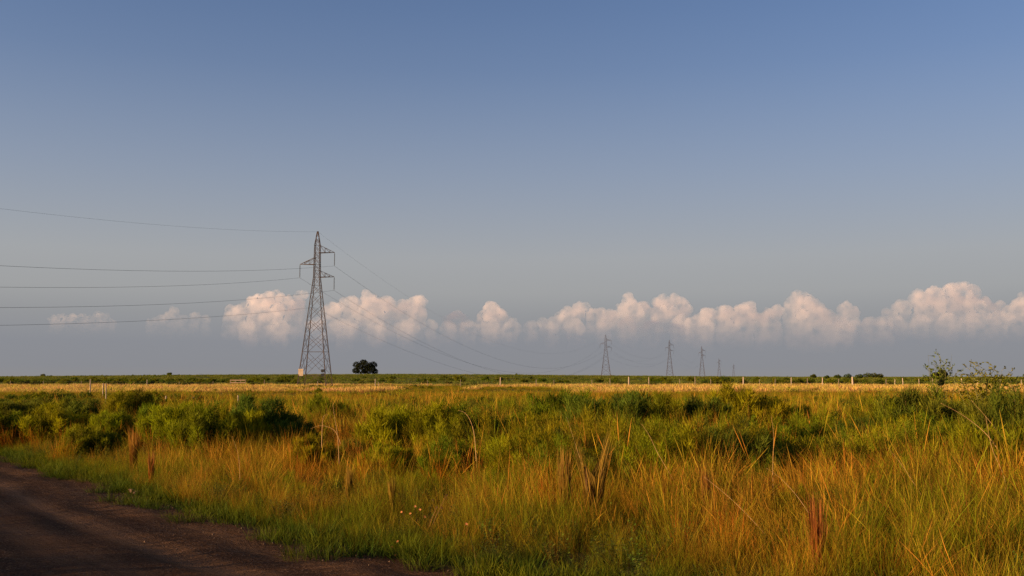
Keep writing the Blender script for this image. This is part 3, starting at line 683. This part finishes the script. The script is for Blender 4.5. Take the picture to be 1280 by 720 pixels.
# ------------------------------------------------------------------ fence across the field and low rails
def fence(spec, label, wires=True, name='wire_fence'):
    P0 = spec[0]; o = thing(name, label, 'fence', (0, 0, 0)); ps = []
    for px, ytop, Y, wd, pale in spec:
        x = (px - 640) / FPX * Y; z0 = gzf(x, Y); zt = at_y(px, ytop, Y).z; r = random.Random(px)
        b = MB().tube([(0, 0, -.2), (r.uniform(-.02, .02), 0, (zt - z0) * .5), (r.uniform(-.05, .05), 0, zt - z0)], [wd * 1.15, wd * 1.15, wd * .9], 6)
        b.build('post', M['post_wood' if pale else 'post_grey'], o, (x, Y, z0)); ps.append((x, Y, z0, zt - z0))
    if wires:
        for f in (.35, .6, .85):
            b = MB().tube([(x, Y - .09, z0 + 1.25 * f) for x, Y, z0, hh in ps], .012, 3, False); b.build('wire', M['cable'], o)
    return o
FY = 190
fence([(px, yt, FY, wd, pale) for px, yt, wd, pale in [
    (-20, 474.5, .07, 1), (16, 476, .05, 0), (57, 476, .05, 0), (104, 476, .05, 0), (186, 474.5, .07, 1), (226, 477, .05, 0), (268, 476.5, .05, 0), (332, 474.5, .06, 0), (398, 476.5, .06, 1), (470, 473.5, .085, 1), (474, 477, .05, 1), (535, 475, .05, 0), (576, 474, .05, 0),
    (625.5, 471.5, .12, 1), (670, 474.5, .05, 1), (692, 475, .05, 0), (739.5, 474.5, .06, 0), (762, 473.5, .07, 0), (785.5, 471, .13, 1), (810.5, 471.5, .08, 1), (849, 473.5, .06, 0), (868, 471, .08, 0), (887.5, 473.5, .06, 0), (928, 471, .13, 1), (948, 474, .05, 0), (967.5, 473.5, .05, 0),
    (987.5, 471.5, .08, 1), (1007.5, 472.5, .06, 0), (1026.5, 472, .10, 1), (1046.5, 473.5, .06, 0), (1064, 471, .17, 1), (1105.5, 473.5, .06, 0), (1116.5, 474, .07, 1), (1126.5, 472.5, .09, 1), (1146.5, 473.5, .06, 1), (1163.5, 472, .06, 0), (1199.5, 472.5, .10, 1), (1219.5, 472.5, .07, 1), (1247.5, 473, .06, 0), (1274, 473.5, .06, 1), (1310, 473.5, .06, 1)]],
    'wire fence on pale wooden posts crossing the field under the pylons')
fence([(115.5, 474, 95, .05, 1), (131.5, 479, 88, .045, 1), (135.7, 479, 62, .03, 1), (210, 495, 62, .05, 1), (244, 496, 66, .05, 0), (300, 494, 60, .045, 1)],
      'uneven pale stakes of an old broken fence on the left of the field', False, 'old_fence')
# low pale cattle rail left of the pylon
def rail(px0, px1, py, Y, label):
    a, b2 = at_y(px0, py, Y), at_y(px1, py, Y); o = thing('cattle_rail', label, 'rail', (a.x, Y, gzf(a.x, Y)))
    Lx = b2.x - a.x; zt = a.z - gzf(a.x, Y)
    for f in (1.0, .62): MB().box((Lx / 2, -.08, zt * f), (Lx, .05, .20)).build('rail', M['pale_rail'], o)
    for i in range(4): MB().box((Lx * i / 3, 0, zt * .55 - .1), (.14, .10, zt * 1.1 + .2)).build('post', M['post_grey'], o)
rail(288, 307, 475.2, 215, 'low pale cattle rail left of the big pylon')

# ------------------------------------------------------------------ lattice pylons and their wires
LINE = Vector((.257, 1.0, 0)).normalized(); ARM = Vector((.9985, -.055, 0)); LINE_A = math.atan2(ARM.y, ARM.x)
SPAN_PX = [(395, 196, 289), (757, 540, 418.5), (836.5, 890, 425), (876.8, 1320, 433), (898, 1768, 448), (916, 2490, 455)]
TH = 30.6; ARMS = [(1, 26.3, 27.8), (-1, 24.0, 25.3), (1, 21.5, 22.8)]; ARM_L = 3.45; INS = 2.6
def half_w(z):                                                    # half width of the square body at height z
    return np.interp(z, [0, 21.5, 27.8, TH], [2.85, .58, .50, .10])
def corner(z, k):
    w = float(half_w(z)); return Vector(((1, 1), (-1, 1), (-1, -1), (1, -1))[k] + (0,)) * w + Vector((0, 0, z))
LEV = [0, 2.4, 6.9, 10.4, 13.3, 15.8, 18.0, 19.9, 21.5, 22.8, 24.0, 25.3, 26.3, 27.8, 29.2, TH]
PY_MESH = {}
leg_meshes = []
for q in range(4): leg_meshes.append(MB().tube([corner(z, q) for z in (-.3, 21.5, 27.8, TH)], [.10, .075, .06, .05], 4).mesh('leg', M['steel']))
face_meshes = []
for q in range(4):
    b = MB(); k2 = (q + 1) % 4
    for i in range(len(LEV) - 1):
        z0, z1 = LEV[i], LEV[i + 1]
        if i in (1, 2, 7, 8, 9, 10, 11, 12, 13): b.tube([corner(z0, q), corner(z0, k2)], .036, 4, False)
        if i == 0:
            mid = (corner(z1, q) + corner(z1, k2)) / 2; b.tube([corner(.2, q), mid], .05, 4, False); b.tube([corner(.2, k2), mid], .05, 4, False)
        else:
            b.tube([corner(z0, q), corner(z1, k2)], .036, 4, False); b.tube([corner(z0, k2), corner(z1, q)], .036, 4, False)
            if z1 - z0 > 2.6:                                     # secondary bracing of the tall lower panels
                c0 = (corner(z0, q) + corner(z1, k2)) / 2
                for kk in (q, k2):
                    e1 = (corner(z0, kk) + corner(z1, kk)) / 2; b.tube([e1, (corner(z0, kk) + c0) / 2], .03, 4, False); b.tube([e1, (corner(z1, kk) + c0) / 2], .03, 4, False)
    face_meshes.append(b.mesh('lattice', M['steel']))
arm_meshes = []; ins_meshes = []
for sd, z, zt in ARMS:
    b = MB(); tip = Vector((sd * ARM_L, 0, z + .05)); w0 = float(half_w(z)); w1 = float(half_w(zt))
    for yy in (-1, 1):
        lo = Vector((sd * w0, yy * w0, z)); up = Vector((sd * w1, yy * w1, zt)); b.tube([lo, tip], .07, 4, False); b.tube([up, tip], .055, 4, False)
        for f in (.35, .68): b.tube([lo.lerp(tip, f), up.lerp(tip, f)], .035, 4, False); b.tube([lo.lerp(tip, f), up.lerp(tip, f - .33)], .03, 4, False)
    for f in (.0, .35, .68): b.tube([Vector((sd * w0, -w0, z)).lerp(tip, f), Vector((sd * w0, w0, z)).lerp(tip, f)], .035, 4, False)
    arm_meshes.append(b.mesh('crossarm', M['steel']))
    b = MB(); zz = [0]; rr = [.03]
    for i in range(14):
        a_ = -.15 - i * (INS - .35) / 14; zz += [a_, a_ - .05, a_ - .10]; rr += [.04, .115, .04]
    zz.append(-INS); rr.append(.05); b.tube([(0, 0, z2) for z2 in zz], rr, 7); ins_meshes.append(b.mesh('insulator', M['insulator']))
PYL_LABEL = ['tall rusty lattice pylon, by far the nearest of the row', 'second pylon, slim and dark under the clouds at centre right', 'third pylon of the row, right of the second',
             'fourth pylon, a thin one further right', 'faint distant fifth pylon of the row', 'farthest and faintest pylon on the horizon']
PYL = []
for i, (px, Y, ytop) in enumerate(SPAN_PX):
    x = (px - 640) / FPX * Y; z0 = gzf(x, Y); zt = at_y(px, ytop, Y).z; sz = (zt - z0) / TH
    o = thing('lattice_pylon', PYL_LABEL[i], 'pylon', (x, Y, z0), LINE_A, 'lattice pylons of the power line')
    o.scale = (max(sz, .9) if i else 1, max(sz, .9) if i else 1, sz)
    for q in range(4): obj('leg', leg_meshes[q], o); obj('lattice', face_meshes[q], o)
    for q, (sd, z, zt_) in enumerate(ARMS):
        a_ = obj('crossarm', arm_meshes[q], o); obj('insulator', ins_meshes[q], a_, (sd * ARM_L, 0, z))
    if i == 0:
        tag(MB().box((-2.2, -2.60, 2.9), (.95, .05, 1.35)).build('sign_plate', M['plate_pale'], o), 'pale square plate low on the left legs')
        tag(MB().box((2.1, -2.60, 3.2), (.62, .08, .55)).build('sign_plate', M['plate_dark'], o), 'dark plate low on the right legs')
        tag(MB().box((2.1, -2.60, 2.4), (.62, .08, .55)).build('sign_plate', M['plate_dark'], o), 'lower dark plate on the right legs')
    PYL.append((x, Y, z0, sz, o.scale[0]))
prev = Vector((PYL[0][0], PYL[0][1], 0)) - LINE * 345
PYL.insert(0, (prev.x, prev.y, 0.0, 1.0, 1.0))                    # the line goes on to a pylon behind the camera
def hook(p, off, z): return Vector((p[0], p[1], p[2])) + ARM * off * p[4] + Vector((0, 0, z * p[3]))
WIRES = [(0, TH - .1, 12.6, .010, 'thin earth wire strung from pylon tip to pylon tip'),
         (ARM_L, 26.3 - INS, 12.6, .018, 'power cable hung from the top right arm of the pylons'),
         (-ARM_L, 24.0 - INS, 12.5, .018, 'power cable hung from the single left arm of the pylons'),
         (ARM_L, 21.5 - INS, 12.4, .018, 'power cable hung from the lower right arm of the pylons'),
         (-.55, 15.6, 10.7, .018, 'lowest cable clamped to the body of the pylons')]
for off, z, sag, rad, lab in WIRES:
    b = MB()
    for i in range(4):
        A, B = hook(PYL[i], off, z), hook(PYL[i + 1], off, z); span = (B - A).length; sg = sag * (span / 345) ** 2 * (1 if i < 2 else .6); n = 48
        if i == 1: sg = sag * 1.3
        b.tube([A.lerp(B, t / n) - Vector((0, 0, 4 * sg * (t / n) * (1 - t / n))) for t in range(n + 1)], rad, 5, False)
    tag(b.build('power_cable' if off or z < TH - 1 else 'earth_wire', M['cable'], None), lab, 'cable', 'cables of the power line')

# ------------------------------------------------------------------ trees on the horizon
def leaf_tree(name, label, px, base, Y, wpx, hpx, lobes, seed, mat='shrub_dark', n=900, leaf=.5, trunk=True, group='trees on the horizon'):
    x = (px - 640) / FPX * Y; z0 = gzf(x, Y); r = np.random.default_rng(seed); u = Y / FPX
    o = thing(name, label, 'tree' if 'bush' not in name else 'bush', (x, Y, z0), 0, group)
    zb = at_y(px, base, Y).z - z0; V = []; T = []; U = []
    tr = MB(); H = hpx * u; W = wpx * u; zb = min(max(zb, 0), H * .3)
    tr.tube([(0, 0, -.2), (0, 0, zb + H * .45)], [W * .035, W * .02], 7, False)
    for lx, lz, lr in lobes:
        c0 = np.array([lx * W, r.uniform(-.12, .12) * W, zb + lz * H]); R = lr * W
        tr.tube([(0, 0, zb + H * .1), tuple(c0)], [W * .022, W * .006], 5, False)
        d = r.normal(0, 1, (n, 3)); d /= np.linalg.norm(d, axis=1)[:, None]; q = c0 + d * (R * r.uniform(.35, 1.08, n) ** .6)[:, None] * np.array([1, 1, .82])
        a = r.normal(0, 1, (n, 3)); a /= np.linalg.norm(a, axis=1)[:, None]; b_ = np.cross(a, r.normal(0, 1, (n, 3))); b_ /= np.linalg.norm(b_, axis=1)[:, None]
        s_ = leaf * r.uniform(.5, 1.2, n)[:, None]
        V.append(np.stack([q - a * s_, q + b_ * s_ * .5, q + a * s_, q - b_ * s_ * .5], 1).reshape(-1, 4, 3)); T.append(np.repeat(r.uniform(.3, 1, n), 4)); U.append(np.repeat(r.uniform(0, 1, n), 4))
    V = np.concatenate(V).reshape(-1, 3); V[:, 2] = np.maximum(V[:, 2], .05)
    tr.build('trunk', M['trunk'], o)
    obj('crown', mesh_np('crown', V, np.arange(len(V)).reshape(-1, 4), [M[mat]], {'t': np.concatenate(T), 'u': np.concatenate(U)}), o)
    return o
leaf_tree('tree', 'lone dark bushy tree on the horizon right of the big pylon', 457, 468.5, 640, 30, 20, [(-.36, .62, .17), (-.22, .52, .18), (-.08, .78, .15), (.05, .60, .20), (.20, .50, .18), (.34, .62, .17), (.28, .36, .18), (-.38, .26, .15), (-.16, .24, .19), (.10, .22, .19), (.38, .20, .15), (0, .4, .2)], 5, leaf=.42, n=520, mat='bush_dark')
leaf_tree('tree', 'tiny dark tree on the horizon far to the left', 56, 472, 700, 6.5, 4, [(-.2, .5, .3), (.15, .6, .32), (.3, .4, .2)], 6, leaf=.35, n=160)
leaf_tree('tree', 'tiny flat topped tree on the horizon left of the big pylon', 213.5, 469, 700, 7, 3.2, [(-.25, .6, .25), (.0, .55, .22), (.25, .62, .25)], 7, leaf=.35, n=160)
leaf_tree('tree', 'tiny dark bush dot on the horizon between lone tree and second pylon', 645.5, 469.5, 700, 3.4, 3, [(0, .5, .4)], 8, leaf=.3, n=140)
leaf_tree('round_bush', 'small dark round bush on the horizon below the tall wispy plant', 1173.5, 475, 150, 20, 25, [(-.28, .40, .24), (-.10, .40, .24), (.12, .50, .28), (.20, .45, .26), (0, .25, .26), (0, .05, .22)], 9, leaf=.13, n=1300, mat='bush_dark')
ROWL = ['small dark tree standing alone left of the low horizon row', 'first dark tree of the low row, beside the thickest pale post', 'second dark tree of the low horizon row', 'tall rounded tree near the middle of the low horizon row', 'tall rounded tree at the thick right part of the low horizon row', 'last dark tree at the right end of the low horizon row', 'low dark tree just left of the thickest pale post', 'tiny dark tree between two pale posts, left of the low row']
for j, (px, w_, h_) in enumerate([(1015, 7, 5), (1058, 9, 5), (1072, 9, 4.5), (1082, 10, 6), (1090, 10, 6), (1098, 9, 5), (1045, 8, 4), (1032, 6, 3.5)]):
    leaf_tree('tree', ROWL[j], px, 473, 420, w_, h_ + 1.5, [(-.25, .5, .3), (.1, .6, .34), (.3, .45, .28)], 20 + j, leaf=.22, n=200, group='low tree row on the horizon')
leaf_tree('tree', 'dark bush standing in front of the far pylons', 898, 474, 230, 24, 9, [(-.3, .4, .24), (0, .45, .3), (.22, .62, .26), (.35, .35, .2)], 31, leaf=.14, n=420, group='low tree row on the horizon')

# ------------------------------------------------------------------ clouds: real vapour bodies far beyond the horizon
CD = 15000.0; U1 = CD / FPX
k = NT('cloud_vapour'); tc = k.n('ShaderNodeTexCoord').outputs['Object']; sx = k.n('ShaderNodeSeparateXYZ'); k.l(tc, sx.inputs[0])
nn = k.noise(tc, .0065, 4, .6)
pv = k.n('ShaderNodeVolumePrincipled'); pv.inputs['Color'].default_value = (.99, .90, .875, 1); pv.inputs['Anisotropy'].default_value = .15  # white vapour tinted pink: the low sun's warm light painted into its colour
gsx = k.n('ShaderNodeSeparateXYZ'); k.l(k.n('ShaderNodeTexCoord').outputs['Generated'], gsx.inputs[0])
fade = k.math('MULTIPLY', gsx.outputs[2], 1.25, clamp=True)
dn = k.math('MULTIPLY', k.ramp(nn, [(.36, g(.0)), (.62, g(1))]), k.math('ADD', k.math('MULTIPLY', k.math('MULTIPLY', fade, fade), .98), .02))
k.l(k.math('MULTIPLY', dn, .0046), pv.inputs['Density'])
k.l(pv.outputs[0], k.out.inputs['Volume']); M['cloud'] = k.m
M['veil'] = k.m.copy(); M['veil'].name = 'veil_vapour'
for q in M['veil'].node_tree.nodes:
    if q.type == 'MATH' and not q.inputs[1].is_linked and abs(q.inputs[1].default_value - .0046) < 1e-6: q.inputs[1].default_value = .0018
tex = bpy.data.textures.new('billow', 'CLOUDS'); tex.noise_scale = 170; tex.noise_depth = 4
tex2 = bpy.data.textures.new('curl', 'CLOUDS'); tex2.noise_scale = 55; tex2.noise_depth = 3
def cloud(px, base, lobes, label, seed):
    """lobes: (x px, y px, radius px) in the photograph, built at their distance as overlapping billows"""
    r = random.Random(seed); Y = CD + r.uniform(-1200, 1200); o0 = at_y(px, base, Y); b = MB()
    rngc = np.random.default_rng(seed); L2 = []
    for lx, ly, lr in lobes:
        L2.append((lx, ly, lr, 0))
        for q in range(int(3 + lr / 5)):
            a = rngc.uniform(-.3, 3.44); d = lr * rngc.uniform(.55, 1.0); L2.append((lx + math.cos(a) * d, ly - math.sin(a) * d * .8, lr * rngc.uniform(.25, .5), rngc.uniform(-1, .3) * lr))
        nfill = int(max(0, (base - ly) / max(lr, 4)))
        for q in range(nfill): L2.append((lx + rngc.uniform(-.2, .2) * lr, ly + (base - ly) * (q + 1) / (nfill + .5), lr * .95, 0))
    me = bpy.data.meshes.new('billows'); V = []; F = []
    for lx, ly, lr, dy in L2:
        c0 = at_y(lx, ly, Y) - o0; R = lr * U1; b0 = len(V); nu, nv = 12, 8
        for i in range(nv + 1):
            th = math.pi * i / nv
            for j in range(nu):
                ph = 2 * math.pi * j / nu; V.append((c0.x + R * math.sin(th) * math.cos(ph), dy * U1 + R * math.sin(th) * math.sin(ph), c0.z + R * math.cos(th)))
        for i in range(nv):
            for j in range(nu): F.append((b0 + i * nu + j, b0 + i * nu + (j + 1) % nu, b0 + (i + 1) * nu + (j + 1) % nu, b0 + (i + 1) * nu + j)[::-1])
    me.from_pydata(V, [], F); me.materials.append(M['veil' if 'veil' in label else 'cloud']); o = obj('cloud', me, loc=o0)
    md = o.modifiers.new('merge', 'REMESH'); md.mode = 'VOXEL'; md.voxel_size = 15; md.use_smooth_shade = True
    dm = o.modifiers.new('billow', 'DISPLACE'); dm.texture = tex; dm.strength = 120; dm.mid_level = .36; dm.texture_coords = 'GLOBAL'
    d2 = o.modifiers.new('curl', 'DISPLACE'); d2.texture = tex2; d2.strength = 34; d2.mid_level = .5; d2.texture_coords = 'GLOBAL'
    return tag(o, label, 'cloud', 'pink cumulus clouds above the horizon')
CLOUDS = [
 (100, 410, [(66, 402, 6), (75, 400, 6), (84, 402, 6), (93, 400, 6), (102, 397, 6), (111, 400, 6), (120, 398, 7), (130, 400, 6), (140, 403, 5)], 'thin veil of pink wisp at the far left above the horizon'),
 (216, 412, [(213, 398, 9), (217, 391, 6), (228, 401, 8), (243, 399, 7), (200, 402, 7), (188, 404, 6), (256, 402, 6)], 'small thin veil of a puff left of the big cloud by the pylon'),
 (335, 415, [(300, 396, 15), (322, 383, 15), (342, 378, 14), (360, 388, 15), (375, 372, 8), (335, 398, 20), (288, 400, 9)], 'big pink cumulus just left of the nearest pylon'),
 (470, 416, [(415, 392, 12), (440, 384, 12), (462, 379, 12), (484, 384, 14), (505, 388, 13), (521, 380, 10), (470, 398, 18), (515, 396, 14)], 'long pink cumulus behind the cables right of the nearest pylon'),
 (617, 418, [(613, 390, 11), (620, 398, 13), (606, 400, 9), (631, 402, 8)], 'single rounded pink puff in the gap at centre'),
 (572, 414, [(571, 399, 10), (577, 404, 10), (564, 405, 9)], 'small faint puff left of the single rounded one'),
 (710, 416, [(680, 405, 7), (710, 396, 11), (724, 386, 8), (700, 402, 9), (740, 396, 9), (752, 394, 9), (764, 398, 10), (690, 404, 8)], 'ragged pink cloud left of the second pylon'),
 (825, 418, [(787, 380, 11), (780, 390, 12), (802, 388, 11), (830, 382, 12), (845, 378, 10), (852, 390, 12), (830, 396, 16), (795, 398, 14)], 'twin headed pink cumulus above the third pylon'),
 (930, 424, [(866, 406, 9), (874, 400, 9), (884, 394, 10), (905, 396, 12), (930, 392, 12), (935, 387, 8), (962, 396, 11), (970, 390, 7), (920, 404, 14), (950, 406, 14)], 'long low pink cloud bank above the far pylons'),
 (1020, 428, [(998, 374, 9), (990, 380, 8), (1012, 384, 12), (1022, 396, 14), (1032, 404, 16), (1052, 412, 13), (1005, 402, 14)], 'pink cumulus with a tall head and a slanting right flank'),
 (1065, 412, [(1058, 384, 7), (1052, 388, 6), (1068, 390, 6), (1064, 398, 9)], 'small bright knob between the two largest clouds on the right'),
 (1165, 414, [(1110, 393, 7), (1128, 386, 11), (1148, 376, 13), (1168, 374, 14), (1192, 368, 14), (1200, 362, 9), (1216, 364, 8), (1208, 382, 16), (1180, 386, 17), (1150, 392, 13), (1230, 382, 11), (1240, 390, 11), (1250, 396, 10)], 'largest and brightest pink cumulus on the right'),
 (1275, 416, [(1262, 392, 9), (1275, 384, 11), (1290, 376, 13), (1270, 398, 13), (1295, 392, 14)], 'pink cumulus cut off by the right border'),
]
CLOUDS += [
 (800, 430, [(690, 412, 9), (720, 410, 11), (755, 408, 11), (785, 410, 13), (815, 412, 13), (850, 408, 13), (880, 410, 13)], 'faint grey pink cloud veil under the clouds by the second pylon'),
 (1150, 424, [(1090, 408, 9), (1120, 406, 11), (1150, 407, 12), (1185, 406, 13), (1220, 402, 12), (1245, 400, 11)], 'faint grey veil under the largest cloud on the right'),
 (450, 428, [(395, 408, 10), (430, 410, 12), (470, 412, 12), (510, 410, 12), (540, 408, 8), (350, 412, 12), (310, 412, 11)], 'faint grey veil under the clouds behind the nearest pylon'),
 (1075, 424, [(1040, 412, 10), (1062, 410, 11), (1085, 410, 11), (1105, 408, 11)], 'faint veil joining the two largest clouds on the right'),
 (640, 424, [(560, 412, 9), (585, 413, 11), (612, 412, 12), (640, 413, 11), (665, 412, 10)], 'faint veil under the single puff at centre'),
]
for i, (px, base, lobes, lab) in enumerate(CLOUDS): cloud(px, base + 6, lobes, lab, 300 + i)
